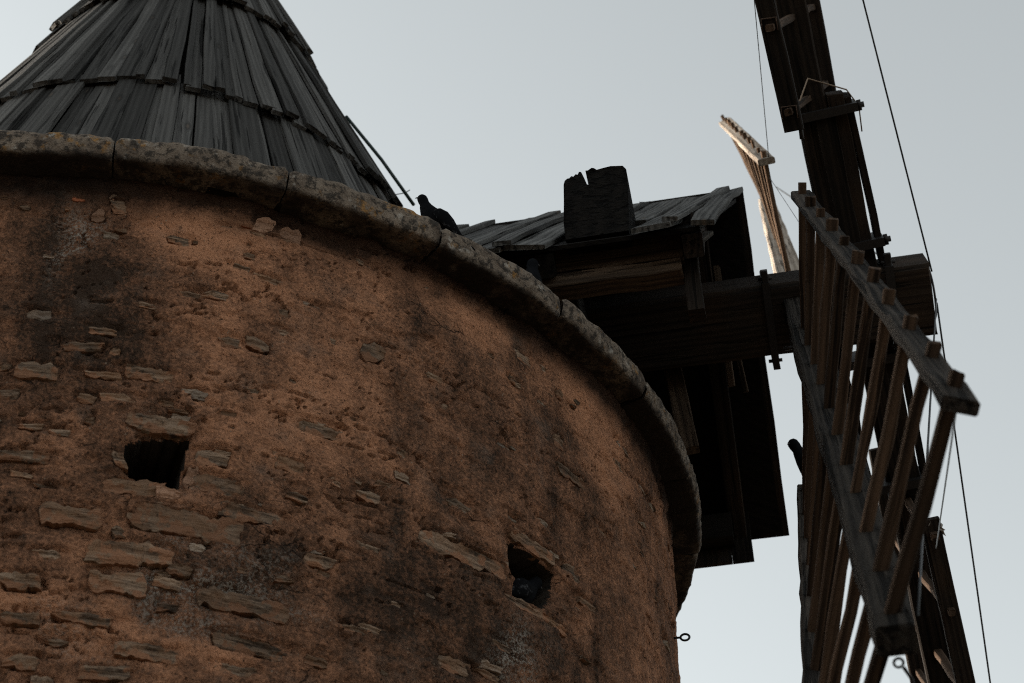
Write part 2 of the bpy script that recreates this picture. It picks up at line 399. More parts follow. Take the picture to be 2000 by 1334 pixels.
BL = [(-99.3,5.14,0.22,0.33,-1),(-92.7,5.17,0.1,0.34,-0.8),(-86.4,5.03,0.1,0.13,-0.6),(-75.9,5.3,0.13,0.16,-0.5),(-85.3,5.28,0.32,0.24,0.9),(-68.5,5.46,0.46,0.17,1),(-57.3,5.42,0.32,0.17,0.8),(-43.7,5.3,0.26,0.34,0.9),(-63.1,5.32,0.15,0.11,0.4),(-66.3,5.18,0.19,0.21,-0.7),(-75.2,4.69,0.19,0.22,0.3),(-83.6,3.57,0.11,0.08,1.2),(-95.3,3.53,0.1,0.08,1),(-88.6,3.47,0.1,0.08,0.7),(-80.4,3.85,0.11,0.09,-1),(-62.6,3.9,0.46,0.33,-0.8),(-54.7,5.36,0.11,0.11,-1),(-51.3,4.99,0.17,0.19,-0.8),(-59.6,4.75,0.3,0.3,-0.4),(-72.0,4.18,0.25,0.18,-0.3),(-78.0,4.36,0.31,0.21,0.3),(-94.7,4.07,0.18,0.13,-0.3),(-86.4,4.07,0.07,0.05,1.2),(-37.2,4.62,0.22,0.52,0.5),(-85.3,3.72,0.16,0.08,-0.8),(-93.1,3.72,0.16,0.12,-0.3),(-55.0,3.88,0.16,0.13,-0.9),(-88.8,4.65,0.3,0.12,-0.2),(-88.3,5.37,0.18,0.11,0.9),(-72.0,5.06,0.33,0.21,0.35),(-97.3,4.86,0.17,0.15,-0.1),(-93.3,4.81,0.15,0.22,-0.6)]

HOLE1 = [(-89.933,4.252),(-88.699,4.294),(-87.2,4.312),(-85.42,4.322),(-85.535,4.248),(-85.752,4.115),(-87.058,4.12),(-88.778,4.118),(-89.643,4.144)]
HOLE2 = [(-57.345,4.341),(-56.877,4.347),(-54.26,4.336),(-52.317,4.332),(-51.579,4.324),(-51.741,4.267),(-52.375,4.188),(-53.366,4.135),(-54.987,4.121),(-56.652,4.121),(-56.59,4.186),(-57.345,4.251)]

def seg_dist(px, pz, poly):
    """signed distance (inside negative) in metres, poly in (arc, z)"""
    d = np.full(px.shape, 1e9); ins = np.zeros(px.shape, bool)
    for i in range(len(poly)):
        ax, az = poly[i - 1]; bx, bz = poly[i]
        dx, dz = bx - ax, bz - az
        t = np.clip(((px - ax) * dx + (pz - az) * dz) / (dx * dx + dz * dz), 0, 1)
        d = np.minimum(d, np.hypot(px - ax - t * dx, pz - az - t * dz))
        c = ((az > pz) != (bz > pz)) & (px < (bx - ax) * (pz - az) / (bz - az + 1e-12) + ax)
        ins ^= c
    return np.where(ins, -d, d)

STONES = []
rs = random.Random(3)
for i, (th, z, l, h) in enumerate(ST):
    kind = 'stone'
    if i in (2, 9): kind = 'stone'
    STONES.append((th, z, l, h, kind))
for th, z, l, h, kd in ((-96.3, 5.396, 0.056, 0.022, 'brick'), (-82.95, 5.40, 0.050, 0.024, 'brick'),
                        (-94.6, 5.33, 0.055, 0.075, 'mortar'), (-81.4, 5.43, 0.085, 0.085, 'mortar'), (-79.2, 5.41, 0.10, 0.08, 'mortar'),
                        (-86.35, 4.065, 0.10, 0.055, 'mortar'), (-85.0, 4.15, 0.04, 0.10, 'mortar')):
    STONES.append((th, z, l, h, kd))
for i in range(46):                      # coursed rubble showing through the thin coat low on the left
    th = rs.uniform(-104, -76); z = 3.25 + 0.115 * rs.randrange(12) + rs.uniform(-.02, .02)
    l = rs.uniform(.07, .24); h = rs.uniform(.025, .075)
    if any(abs(math.radians(th - q[0]) * RW) < (l + q[2]) * .52 and abs(z - q[1]) < (h + q[3]) * .55 for q in STONES): continue
    if -91.5 < th < -83.5 and 4.08 < z < 4.34: continue
    STONES.append((th, z, l, h, 'stone'))
for i in range(100):
    th = rs.uniform(-104, -12); z = rs.uniform(3.3, 5.4)
    s = rs.choice((0.018, 0.022, 0.028, 0.035, 0.05))
    STONES.append((th, z, s * rs.uniform(1.2, 2.6), s * rs.uniform(0.6, 1.0), 'pebble' if rs.random() < .6 else 'stone'))

th_f = np.radians(np.linspace(-124, 6, 730)); th_c = np.radians(np.linspace(6, 236, 60))[1:-1]
TH = np.concatenate([th_f, th_c])
ZZ = np.concatenate([np.linspace(-CZ, 3.1, 18)[:-1], np.linspace(3.1, 5.53, 292)])
T2d, Z2d = np.meshgrid(TH, ZZ)
ARC = T2d * RW
rad = np.full(ARC.shape, RW)
rad += 0.016 * fbm(ARC * 1.6, Z2d * 1.6, 5, 3) + 0.012 * fbm(ARC * 7, Z2d * 9, 11, 4) + 0.0035 * fbm(ARC * 40, Z2d * 46, 21, 3)
# flaked areas: thin coats that have come away leave small ledges
fl = fbm(ARC * 3.2, Z2d * 4.6, 33, 5)
rad -= 0.010 * np.clip((fl - 0.18) / 0.03, 0, 1)
rad -= 0.006 * np.clip((fbm(ARC * 2.1, Z2d * 2.7, 63, 6) - 0.05) / 0.012, 0, 1)
fl2 = fbm(ARC * 6.0, Z2d * 10.0, 57, 5)
rad -= 0.007 * np.clip((fl2 - 0.30) / 0.03, 0, 1)
# horizontal raking of the coursed rubble below the coat
rad += 0.006 * fbm(ARC * 3.0, Z2d * 22, 71, 3) * np.clip((5.2 - Z2d) / 1.0, 0, 1)
# lip of mortar under the cornice
rad += 0.012 * np.clip((Z2d - (5.445 + 0.03 * fbm(ARC * 4, Z2d * 0, 91, 3))) / 0.03, 0, 1)
warp = 0.02 * fbm(ARC * 9, Z2d * 9, 41, 3); warp2 = 0.012 * fbm(ARC * 12, Z2d * 14, 44, 3)
cr = np.abs(fbm(ARC * 2.4 + 0.5 * fbm(ARC * 6, Z2d * 6, 171, 3), Z2d * 8.5, 161, 4)); cm = np.clip((fbm(ARC * 1.7, Z2d * 2.2, 181, 3) - 0.02) / 0.12, 0, 1)
rad -= 0.030 * np.exp(-(cr / 0.012) ** 2) * cm
stone_face = np.zeros(ARC.shape)
for (th, z, l, h, kd) in STONES:
    a0 = math.radians(th) * RW
    iz0, iz1 = np.searchsorted(ZZ, [z - h * 1.3 - .05, z + h * 1.3 + .05]); it0, it1 = np.searchsorted(th_f, [(a0 - l * .9 - .05) / RW, (a0 + l * .9 + .05) / RW])
    if it1 <= it0: continue
    sl = (slice(iz0, iz1), slice(it0, it1))
    a = (ARC[sl] - a0) + warp[sl] * 0.5; b = (Z2d[sl] - z) + warp2[sl] * 0.5
    q = (np.abs(a) / (l / 2)) ** 7 + (np.abs(b) / (h / 2)) ** 6
    d = (q ** (1 / 6.4) - 1) * h / 2             # rough distance outside the outline
    body = np.clip((-d - 0.004 - 0.012 * (fbm(ARC[sl] * 11, Z2d[sl] * 16, 78, 3) + .1)) / 0.006, 0, 1)
    rim = np.exp(-((d - 0.004) / 0.007) ** 2) * np.clip(0.35 + b / h * 1.3 + fbm(ARC[sl] * 14, Z2d[sl] * 14, 77, 2) * 0.9, 0, 1)
    rad[sl] -= 0.030 * body + (0.015 if l > .06 else .005) * rim
HOLE = np.full(ARC.shape, 9.0)
for poly in (HOLE1, HOLE2):
    pl = [(math.radians(t) * RW, z) for t, z in poly]
    sd = seg_dist(ARC + warp * 0.25, Z2d + warp2 * 0.25, pl)
    rad -= 0.028 * np.exp(-np.clip(sd, 0, 1) / 0.018)
    HOLE = np.minimum(HOLE, sd)
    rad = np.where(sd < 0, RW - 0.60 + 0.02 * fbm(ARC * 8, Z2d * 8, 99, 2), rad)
# weathering: darker wet stains and fresher ochre, laid where the wall shows them
tone = 0.55 * fbm(ARC * 1.7 + 3, Z2d * 1.3, 101, 4) + 0.35 * fbm(ARC * 5, Z2d * 3.2, 111, 4)
wa = 0.22 * fbm(ARC * 4, Z2d * 4, 121, 3); wb = 0.22 * fbm(ARC * 4 + 9, Z2d * 4, 131, 3)
for (th, z, sa, sz, v) in BL:
    tone += 0.85 * v * np.exp(-(((ARC + wa - math.radians(th) * RW) / sa) ** 2 + ((Z2d + wb - z) / sz) ** 2) * 0.8)
tone += 0.30 * fbm(ARC * 11, Z2d * 9, 151, 4) - 0.01
lich = np.zeros(ARC.shape)
for (th, z, sa, sz, v) in ((-97.6, 5.17, 0.07, 0.20, .9), (-55.0, 3.90, 0.11, 0.14, 1.0), (-80.5, 3.75, .22, .07, .6), (-84.8, 3.74, .14, .07, .8), (-53.4, 3.72, .08, .15, .6), (-92, 3.45, .2, .1, .4)):
    lich += v * np.exp(-(((ARC + wa - math.radians(th) * RW) / sa) ** 2 + ((Z2d + wb - z) / sz) ** 2))
lich = np.clip(lich, 0, 1)
nz_, nt = ARC.shape
co = np.stack([rad * np.cos(T2d), rad * np.sin(T2d), Z2d + CZ], -1).reshape(-1, 3)
ii, jj = np.meshgrid(np.arange(nz_ - 1), np.arange(nt), indexing='ij'); j2 = (jj + 1) % nt
quads = np.stack([ii * nt + jj, ii * nt + j2, (ii + 1) * nt + j2, (ii + 1) * nt + jj], -1).reshape(-1, 4)
quads = quads[~(HOLE.ravel()[quads] < 0).all(1)]            # the openings pierce the wall into the dark tower room
wm = bpy.data.meshes.new('wall')
wm.vertices.add(len(co)); wm.vertices.foreach_set('co', co.astype(np.float32).ravel())
wm.loops.add(quads.size); wm.loops.foreach_set('vertex_index', quads.astype(np.int32).ravel())
wm.polygons.add(len(quads)); wm.polygons.foreach_set('loop_start', np.arange(0, quads.size, 4, dtype=np.int32))
wm.polygons.foreach_set('use_smooth', np.ones(len(quads), bool))
wm.update(calc_edges=True); wm.validate()
for nm, arr in (('tone', tone), ('lichen', lich)):
    at = wm.attributes.new(nm, 'FLOAT', 'POINT'); at.data.foreach_set('value', arr.astype(np.float32).ravel())
wm.materials.append(M['plaster']); wm.materials.append(M['niche_shade'])
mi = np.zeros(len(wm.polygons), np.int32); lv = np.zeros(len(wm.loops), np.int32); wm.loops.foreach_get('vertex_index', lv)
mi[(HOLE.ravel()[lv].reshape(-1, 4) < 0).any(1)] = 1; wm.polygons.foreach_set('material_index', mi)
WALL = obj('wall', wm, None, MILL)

def stone_me(th, z, l, h, seed, proud):
    """flat split slab: sharp irregular outline, face almost flush with the coat, ledges along its beds"""
    rg = random.Random(seed)
    nx = max(7, min(34, int(l / 0.011))); rows = [0.0, 0.04, 0.2, 0.35, 0.5, 0.65, 0.8, 0.96, 1.0] if h > .03 else [0.0, 0.08, 0.35, 0.65, 0.92, 1.0]
    nz = len(rows) - 1
    a0 = math.radians(th) * RW; vs = []; fs = []
    o1, o2, o3 = rg.uniform(0, 90), rg.uniform(0, 90), rg.uniform(0, 90)
    tilt = rg.gauss(0, 0.045); sk = rg.gauss(0, 0.45)
    nb = max(3, int(l / 0.045) + 2)
    bx = sorted([-1.0, 1.0] + [rg.uniform(-.95, .95) for _ in range(nb)])
    ht = [rg.choice((.95, 1.0, .85, 1.1, .7)) for _ in bx]; hb = [rg.choice((.95, 1.0, .85, 1.1, .7)) for _ in bx]
    for hh in (ht, hb):
        if rg.random() < .5: hh[0] = rg.uniform(.05, .6)
        if rg.random() < .5: hh[-1] = rg.uniform(.05, .6)
    C = V(RW * math.cos(a0 / RW), RW * math.sin(a0 / RW), z + CZ)
    for i in range(nx + 1):
        f0 = i / nx; f0 = 0.5 - 0.5 * math.cos(math.pi * f0) if i in (0, 1, nx - 1, nx) else f0
        fx = f0 * 2 - 1
        ch_ = float(fbm(fx * l * 24 + o1, o2, 5, 3, .7)); ch2 = float(fbm(fx * l * 24 + o2, o3, 6, 3, .7))
        top = h / 2 * (float(np.interp(fx, bx, ht)) + .28 * ch_) + .001; bot = h / 2 * (float(np.interp(fx, bx, hb)) + .28 * ch2) + .001
        for j, fz in enumerate(rows):
            zz = -bot + (top + bot) * fz + tilt * fx * l / 2
            inner = 0 < j < nz and 0 < i < nx
            led = math.floor(fz * 3.2 + float(fbm(fx * l * 6 + o1, o3, 9, 2)) * 1.1) % 2
            r = RW + proud + 0.005 * float(fbm(fx * l * 8 + o3, fz * 4 + o1, 7, 3)) - 0.005 * led if inner else RW - 0.045
            a = a0 + fx * l / 2 + sk * (zz if inner or True else 0) * (0.5) + rg.gauss(0, .0015)
            vs.append(V(r * math.cos(a / RW), r * math.sin(a / RW), z + CZ + zz) - C)
    for i in range(nx):
        for j in range(nz):
            a = i * (nz + 1) + j
            fs.append((a, a + nz + 1, a + nz + 2, a + 1))
    return mesh('stone', vs, fs, False), C
for i, (th, z, l, h, kd) in enumerate(STONES):
    me, C = stone_me(th, z, l, h, 500 + i, random.Random(i).uniform(-.012, -.001))
    obj('brick' if kd == 'brick' else 'stone', me, M[kd], WALL, Matrix.Translation(C))

# cornice: 27 rounded stones
prof = [(2.30, 5.606), (2.60, 5.610), (2.80, 5.614), (2.94, 5.617), (2.982, 5.615), (2.999, 5.608), (3.005, 5.594), (3.006, 5.570), (3.005, 5.548), (3.000, 5.528), (2.996, 5.514), (2.986, 5.504), (2.955, 5.502), (2.925, 5.503), (2.895, 5.502), (2.865, 5.500), (2.83, 5.500)]
cum = [0]
for (a, b), (c, d) in zip(prof, prof[1:]): cum.append(cum[-1] + math.hypot(c - a, d - b))
NS = 27
for s in range(NS):
    rg = random.Random(40 + s)
    c0 = -93.9 + s * 360 / NS; c1 = c0 + 360 / NS
    g = 0.06
    nn = 40 if (-125 < c0 < 5) or c0 > 235 else 10
    vs = []; fs = []
    dz = rg.gauss(0, .005) + {0: .020, 1: .012, 26: -.008}.get(s, 0); dr = rg.gauss(0, .005); hump = rg.uniform(0.004, 0.016)
    mid = math.radians((c0 + c1) / 2); C = V(2.95 * math.cos(mid), 2.95 * math.sin(mid), CT - .05)
    for i in range(nn + 1):
        f = i / nn; th = math.radians(c0 + g + (c1 - c0 - 2 * g) * f)
        e = min(f, 1 - f) * (c1 - c0) * math.pi / 180 * 3.0            # metres from the joint
        rnd = max(0.0, 1 - e / 0.022) ** 2 * 0.010
        for j, (r, z) in enumerate(prof):
            w = 1.0 if j > 2 else 0.3
            n1 = float(fbm(th * 3 * 5 + s * 7, cum[j] * 5, 200, 4)); n2 = float(fbm(th * 3 * 22 + s * 3, cum[j] * 22, 210, 3))
            up = hump * math.sin(math.pi * f) * (1 if j < 8 else 0.2)
            rr = r + w * (dr + 0.012 * n1 + 0.008 * n2 - rnd)
            z2 = z + w * (dz + 0.008 * n1 + 0.004 * n2) + up - (rnd if j < 7 else -rnd * .6)
            vs.append(V(rr * math.cos(th), rr * math.sin(th), z2 + CZ) - C)
    m = len(prof)
    for i in range(nn):
        for j in range(m - 1):
            a = i * m + j
            fs.append((a, a + 1, a + m + 1, a + m))
    fs.append(tuple(range(m))); fs.append(tuple(reversed(range(nn * m, nn * m + m))))
    me = mesh('cornice_stone', vs, fs, True)
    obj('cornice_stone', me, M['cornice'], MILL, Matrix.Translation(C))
# dark bed behind the joints and the flat top of the tower
vs = []; fs = []
for i in range(96):
    a = 2 * math.pi * i / 96
    for r, z in ((0.02, 5.56), (2.93, 5.56), (2.90, 5.515), (2.82, 5.51)): vs.append((r * math.cos(a), r * math.sin(a), z + CZ))
for i in range(96):
    b = (i + 1) % 96
    for j in range(3): fs.append((i * 4 + j, i * 4 + j + 1, b * 4 + j + 1, b * 4 + j))
obj('tower_top', mesh('tower_top', vs, fs), M['black'], MILL)

# iron eye bolt on the right of the wall
tb = math.radians(-21.6); er = V(math.cos(tb), math.sin(tb), 0); et = V(-math.sin(tb), math.cos(tb), 0)
eb = er * (RW - .03) + V(0, 0, 4.81 + CZ)
px_r = V(0.973, -0.228, 0)            # ring spreads across the line of sight
pts = [eb, eb + er * 0.05]
c = eb + er * 0.069
ring = [c + er * (-0.021 * math.cos(2 * math.pi * q / 18)) + V(0, 0, 0.017 * math.sin(2 * math.pi * q / 18)) for q in range(19)]
obj('eye_bolt', tube_me('eye_bolt', pts + ring, 0.0055, 8), M['iron'], MILL)

# ------------------------------------------------------------------ conical plank roof
RM, ZA, XA = 0.4526, 10.762 + CZ, 0.044
def cone_pt(phi, z, off=0.0):
    r = RM * (ZA - z); q = math.hypot(1, RM)
    return V(XA + r * math.cos(phi), r * math.sin(phi), z) + V(math.cos(phi), math.sin(phi), RM) * (off / q)
vs = []; fs = []
for i in range(64):
    a = 2 * math.pi * i / 64
    vs.append(cone_pt(a, 5.57 + CZ, -0.145)); vs.append(cone_pt(a, 10.6 + CZ, -0.145))
for i in range(64):
    b = (i + 1) % 64
    fs.append((i * 2, b * 2, b * 2 + 1, i * 2 + 1))
ROOF = obj('roof', mesh('roof', vs, fs), M['black'], MILL)
def back(phi): return math.cos(phi + math.pi / 2 - 0.1) < -0.35
rest_v, rest_f = [], []
tiers = [(5.60, 7.62, 112, -0.100, -0.085), (7.47, 9.02, 122, -0.046, -0.080), (8.84, 10.66, 76, -0.030, -0.075)]
for ti, (z0, z1, n, ofe, oft) in enumerate(tiers):
    rg = random.Random(900 + ti)
    ws = [rg.choice((0.6, 0.8, 1.0, 1.0, 1.2, 1.5)) for _ in range(n)]
    tot = sum(ws); a = rg.uniform(0, 1)
    for i in range(n):
        da = 2 * math.pi * ws[i] / tot; phi = a + da / 2; a += da
        ze = z0 + rg.choice((0, 0, .004, -.006, -.02, .015, .025)) + rg.gauss(0, .006) + 0.03 * math.sin(phi * 3 + ti); zt = z1 + rg.uniform(-.03, .03)
        lift = rg.choice((0.0, 0.003, 0.008, 0.024, 0.030, 0.034))
        if rg.random() < 0.10: lift += 0.016
        ov = 1.12 if lift > .015 else 0.91
        E = cone_pt(phi + rg.gauss(0, .006), ze + CZ, ofe + lift + 0.014); T = cone_pt(phi + rg.gauss(0, .006), zt + CZ, oft + lift * .8 + 0.012)
        wb = RM * (10.762 - ze) * da * ov; wt = RM * (10.762 - zt) * da * ov + 0.004
        me = board_me('plank', (T - E).length, wb, 0.026, wt, 0.022, n=5, ch=0.003, jit=0.0022, seed=3000 + ti * 200 + i, rag=0.003, bow=rg.gauss(0, .004), skew=rg.gauss(0, .12), twist=rg.gauss(0, .05))
        fm = frame_m(E, T - E, V(math.cos(phi), math.sin(phi), RM))
        if back(phi):                                     # far side of the cone: joined
            o0 = len(rest_v); rest_v += [fm @ v.co for v in me.vertices]; rest_f += [tuple(o0 + q for q in p.vertices) for p in me.polygons]
            bpy.data.meshes.remove(me)
        else: obj('plank', me, M['roof'], ROOF, fm)
obj('back_planks', mesh('back_planks', rest_v, rest_f), M['roof'], ROOF, None, kind='stuff')
# finial cap on the apex
obj('roof_cap', tube_me('roof_cap', [V(XA, 0, 10.45 + CZ), V(XA, 0, 10.62 + CZ), V(XA, 0, 10.85 + CZ)], 0.17, 16, r1=0.03), M['iron'], MILL)
# loose rod hanging off the right of the roof, with its thin tie
rodA, rodB = V(1.02, -0.29, 8.60 + CZ), V(1.436, -0.385, 7.889 + CZ)
obj('rod', tube_me('rod', [rodA, rodA.lerp(rodB, .5) + V(0.012, 0, 0.006), rodB], 0.0105, 8), M['greenrod'], MILL)
tie = rodA.lerp(rodB, .87)
obj('rod_tie', tube_me('rod_tie', [tie + V(.03, 0, .03), tie, tie + V(-.13, -.02, -.075)], 0.0028, 6), M['greenrod'], MILL)

# ------------------------------------------------------------------ windshaft frame: S outwards, T towards the viewer's side, U up
AZ, TI, SP = -0.40254, 0.03307, -0.86052
S = V(math.cos(AZ) * math.cos(TI), math.sin(AZ) * math.cos(TI), math.sin(TI))
T = V(math.sin(AZ), -math.cos(AZ), 0)
U = S.cross(T)
if U.z < 0: U = -U
AX = V(0, 0, 6.51784 + CZ)
def stu(s, t, u): return AX + S * s + T * t + U * u
TT = T * math.cos(SP) + U * math.sin(SP)      # arm that comes down towards the viewer
UU = U * math.cos(SP) - T * math.sin(SP)      # arm that rises towards the viewer

# ------------------------------------------------------------------ dormer hood over the windshaft
SLP = R(45.0)
def slope_pt(side, d, s, off):
    """d metres down the slope from the ridge, off = height above the slope plane"""
    n = T * (side * math.sin(SLP)) + U * math.cos(SLP)
    return stu(s, 0, 0.885) + T * (side * math.cos(SLP) * d) - U * (math.sin(SLP) * d) + n * off
def slab(side):
    vs = [slope_pt(side, d, s, o) for o in (-0.055, -0.035) for (d, s) in ((0.02, 1.3), (1.90 if side < 0 else 1.98, 1.3), (1.90 if side < 0 else 1.98, 3.36 if side < 0 else 3.17), (0.02, 3.36))]
    return vs
for side in (1, -1):
    sh = obj('hood_roof', mesh('hood_roof', slab(side), [(0, 1, 2, 3), (7, 6, 5, 4), (0, 4, 5, 1), (1, 5, 6, 2), (2, 6, 7, 3), (3, 7, 4, 0)]), M['black'], MILL)
    rg = random.Random(77 + side); s = 1.30; k = 0
    nrm = T * (side * math.sin(SLP)) + U * math.cos(SLP)
    while s < 3.39:
        kw = (0.24 if s < 3.1 else 0.16) if side > 0 else 0.0      # the boards lean across the slope
        w = rg.uniform(0.15, 0.21)
        if s + w > 3.30: w = 3.405 - s
        last = s + w > 3.40
        L = (2.10 if side > 0 else 1.945) + rg.gauss(0, .025); a = slope_pt(side, L, s + w / 2 - kw, -0.012 + rg.uniform(0, .010)); b = slope_pt(side, 0.0, s + w / 2, -0.012 + rg.uniform(0, .012))
        if side > 0 and 2.48 < s + w / 2 - kw < 2.92:   # cut short above the timber that pierces the slope
            a = slope_pt(side, 1.50 + rg.uniform(0, .04), s + w / 2 - kw * .72, -0.010)
        me = board_me('plank', (b - a).length, w - 0.008, 0.026, n=6, ch=.003, jit=.003, seed=5000 + k + (300 if side > 0 else 0), rag=.006, bow=rg.gauss(0, .008), twist=rg.gauss(0, .10), skew=rg.gauss(0, .08))
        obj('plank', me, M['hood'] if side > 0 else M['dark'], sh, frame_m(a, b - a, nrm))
        if side > 0 and not last and rg.random() < .8 and not (2.40 < s + w - kw < 2.95):
            a2 = slope_pt(side, L + rg.uniform(-.03, .05), s + w - kw, 0.022); b2 = slope_pt(side, -0.02 + rg.uniform(-.03, .03), s + w + rg.gauss(0, .01), 0.020)
            me = board_me('batten', (b2 - a2).length, rg.uniform(.055, .085), 0.024, n=6, ch=.003, jit=.003, seed=5600 + k, rag=.006, bow=rg.gauss(0.004, .008), twist=rg.gauss(0, .12))
            obj('batten', me, M['hood'], sh, frame_m(a2, b2 - a2, nrm))
        s += w; k += 1
    # rafters
    for sr in (1.8, 2.45, 3.13):
        a = slope_pt(side, 1.90 if side < 0 else 1.98, sr, -0.12); b = slope_pt(side, 0.05, sr, -0.12)
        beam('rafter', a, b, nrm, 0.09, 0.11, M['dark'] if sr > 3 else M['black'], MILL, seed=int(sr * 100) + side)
beam('ridge_beam', stu(1.2, 0, 0.80), stu(3.30, 0, 0.80), U, 0.10, 0.12, M['black'], MILL, seed=3)
# near side wall: plate beam, lower board, dark boarding
beam('wall_plate', stu(1.1, 1.17, -0.500), stu(3.075, 1.17, -0.500), U, 0.14, 0.165, M['beam'], MILL, n=12, jit=.003, seed=11, rag=.004)
beam('sill_board', stu(1.1, 1.185, -0.630), stu(3.065, 1.185, -0.630), U, 0.12, 0.075, M['beam'], MILL, n=12, jit=.004, seed=12, rag=.004)
beam('eave_board', stu(1.1, 1.15, -0.375), stu(3.06, 1.15, -0.375), U, 0.06, 0.085, M['black'], MILL, n=8, seed=13)
beam('corner_post', stu(3.105, 1.13, -0.86), stu(3.105, 1.13, -0.28), S, 0.10, 0.075, M['dark'], MILL, seed=14)
# far side wall of upright boards reaching below the shaft
rg = random.Random(5); s = 1.6; k = 0
while s < 3.19:
    w = min(rg.uniform(.17, .23), 3.195 - s)
    if w < .05: break
    beam('wall_board', stu(s + w / 2, -1.22, -0.715), stu(s + w / 2, -1.22, -0.36), T, w - .0006, 0.03, M['dark'], MILL, n=3, seed=6000 + k, rag=.0, jit=.0002, ch=.002)
    s += w; k += 1
beam('wall_plate', stu(1.3, -1.14, -0.55), stu(3.10, -1.14, -0.55), U, 0.12, 0.16, M['black'], MILL, n=6, seed=15)
# leaning brace and inner struts
beam('brace', stu(2.862, -0.2, 0.25), stu(2.955, -0.2, -0.66), T, 0.10, 0.07, M['beam'], MILL, n=6, seed=16, bow=0.0, jit=.004)
beam('strut', stu(3.20, -0.55, -0.02), stu(3.20, -0.20, 0.68), S, 0.03, 0.04, M['beam'], MILL, n=4, seed=17)
beam('strut', stu(3.27, -0.62, -0.02), stu(3.24, -0.40, 0.45), S, 0.022, 0.03, M['beam'], MILL, n=4, seed=18)
# gusset in the gable corner
g = [stu(3.118, 1.14, -0.363), stu(3.225, 1.14, -0.372), stu(3.112, 1.14, -0.470)]
gv = g + [p - T * 0.03 for p in g]
obj('gusset', mesh('gusset', gv, [(0, 1, 2), (5, 4, 3), (0, 3, 4, 1), (1, 4, 5, 2), (2, 5, 3, 0)]), M['hood'], MILL)
# bearing beam under the neck of the shaft
beam('bearing_beam', stu(2.45, -1.1, -0.40), stu(2.45, 1.05, -0.40), U, 0.20, 0.22, M['black'], MILL, n=6, seed=19)
# the big squared timber that pierces the slope: split, weathered end
ol = [(2.556,-0.490),(2.553,-0.40),(2.560,-0.25),(2.564,-0.150),(2.570,-0.125),(2.582,-0.112),(2.592,-0.113),(2.602,-0.098),(2.612,-0.100),(2.622,-0.086),(2.632,-0.089),(2.640,-0.079),(2.650,-0.083),(2.656,-0.105),(2.664,-0.130),(2.673,-0.165),(2.680,-0.172),(2.687,-0.154),(2.681,-0.125),(2.675,-0.098),(2.670,-0.074),(2.682,-0.078),(2.690,-0.070),(2.702,-0.078),(2.712,-0.073),(2.724,-0.083),(2.738,-0.076),(2.752,-0.080),(2.770,-0.074),(2.790,-0.076),(2.810,-0.071),(2.832,-0.076),(2.848,-0.084),(2.862,-0.100),(2.864,-0.20),(2.856,-0.36),(2.848,-0.490)]
vs = []; fs = []; rg = random.Random(8)
lay = [(1.35, 0.005), (1.32, 0.003), (1.20, 0.0), (1.05, 0.0), (0.92, 0.0)]
for li, (t, jt) in enumerate(lay):
    for (s_, u_) in ol: vs.append(stu(s_, t + rg.gauss(0, jt), u_))
m = len(ol)
for li in range(len(lay) - 1):
    for j in range(m):
        a = li * m + j; b = li * m + (j + 1) % m
        fs.append((a, b, b + m, a + m))
fs.append(tuple(reversed(range(m))))
fs.append(tuple(range((len(lay) - 1) * m, len(lay) * m)))
obj('cross_timber', mesh('cross_timber', vs, fs), M['end_black'], MILL)

# ------------------------------------------------------------------ sail wheel: windshaft, stocks, four ladder sails, stays
WHEEL = empty('sail_wheel', label='dark timber windshaft carrying four open ladder sails', category='windmill sails')
HS = 0.185
shaft = beam('windshaft', AX + S * 0.9, AX + S * 4.275, TT, 2 * HS, 2 * HS, M['dark'], WHEEL, n=16, ch=0.022, jit=.002, seed=21, rag=.004)
def band(s, w=0.045, ext=0.0):
    """iron strap round the shaft"""
    a, b = HS + .002, HS + .014
    vs = []; fs = []
    for d in (-w / 2, w / 2):
        for r in (a, b):
            for (p, q) in ((-1, -1), (1, -1), (1, 1), (-1, 1)): vs.append(AX + S * (s + d) + TT * (p * r) + UU * (q * r))
    for j in range(4):
        k = (j + 1) % 4
        fs += [(4 + j, 4 + k, 12 + k, 12 + j), (0 + j, 8 + j, 8 + k, 0 + k), (j, k, 4 + k, 4 + j), (8 + j, 12 + j, 12 + k, 8 + k)]
    return obj('iron_band', mesh('iron_band', vs, fs), M['iron'], WHEEL)
for s, hw in ((3.445, .019), (4.070, .022)):
    bn = band(s, 2 * hw)
    for q in (1, -1):
        beam('wedge', AX + S * s + TT * .155 + UU * (q * (HS - .02)), AX + S * s + TT * .155 + UU * (q * (HS + .075)), S, 0.045, 0.036, M['iron'], bn, n=2, seed=31 + q)
        obj('nut', tube_me('nut', [AX + S * (s - .035) + TT * .155 + UU * (q * (HS + .03)), AX + S * (s + .035) + TT * .155 + UU * (q * (HS + .03))], .010, 6), M['iron'], bn)

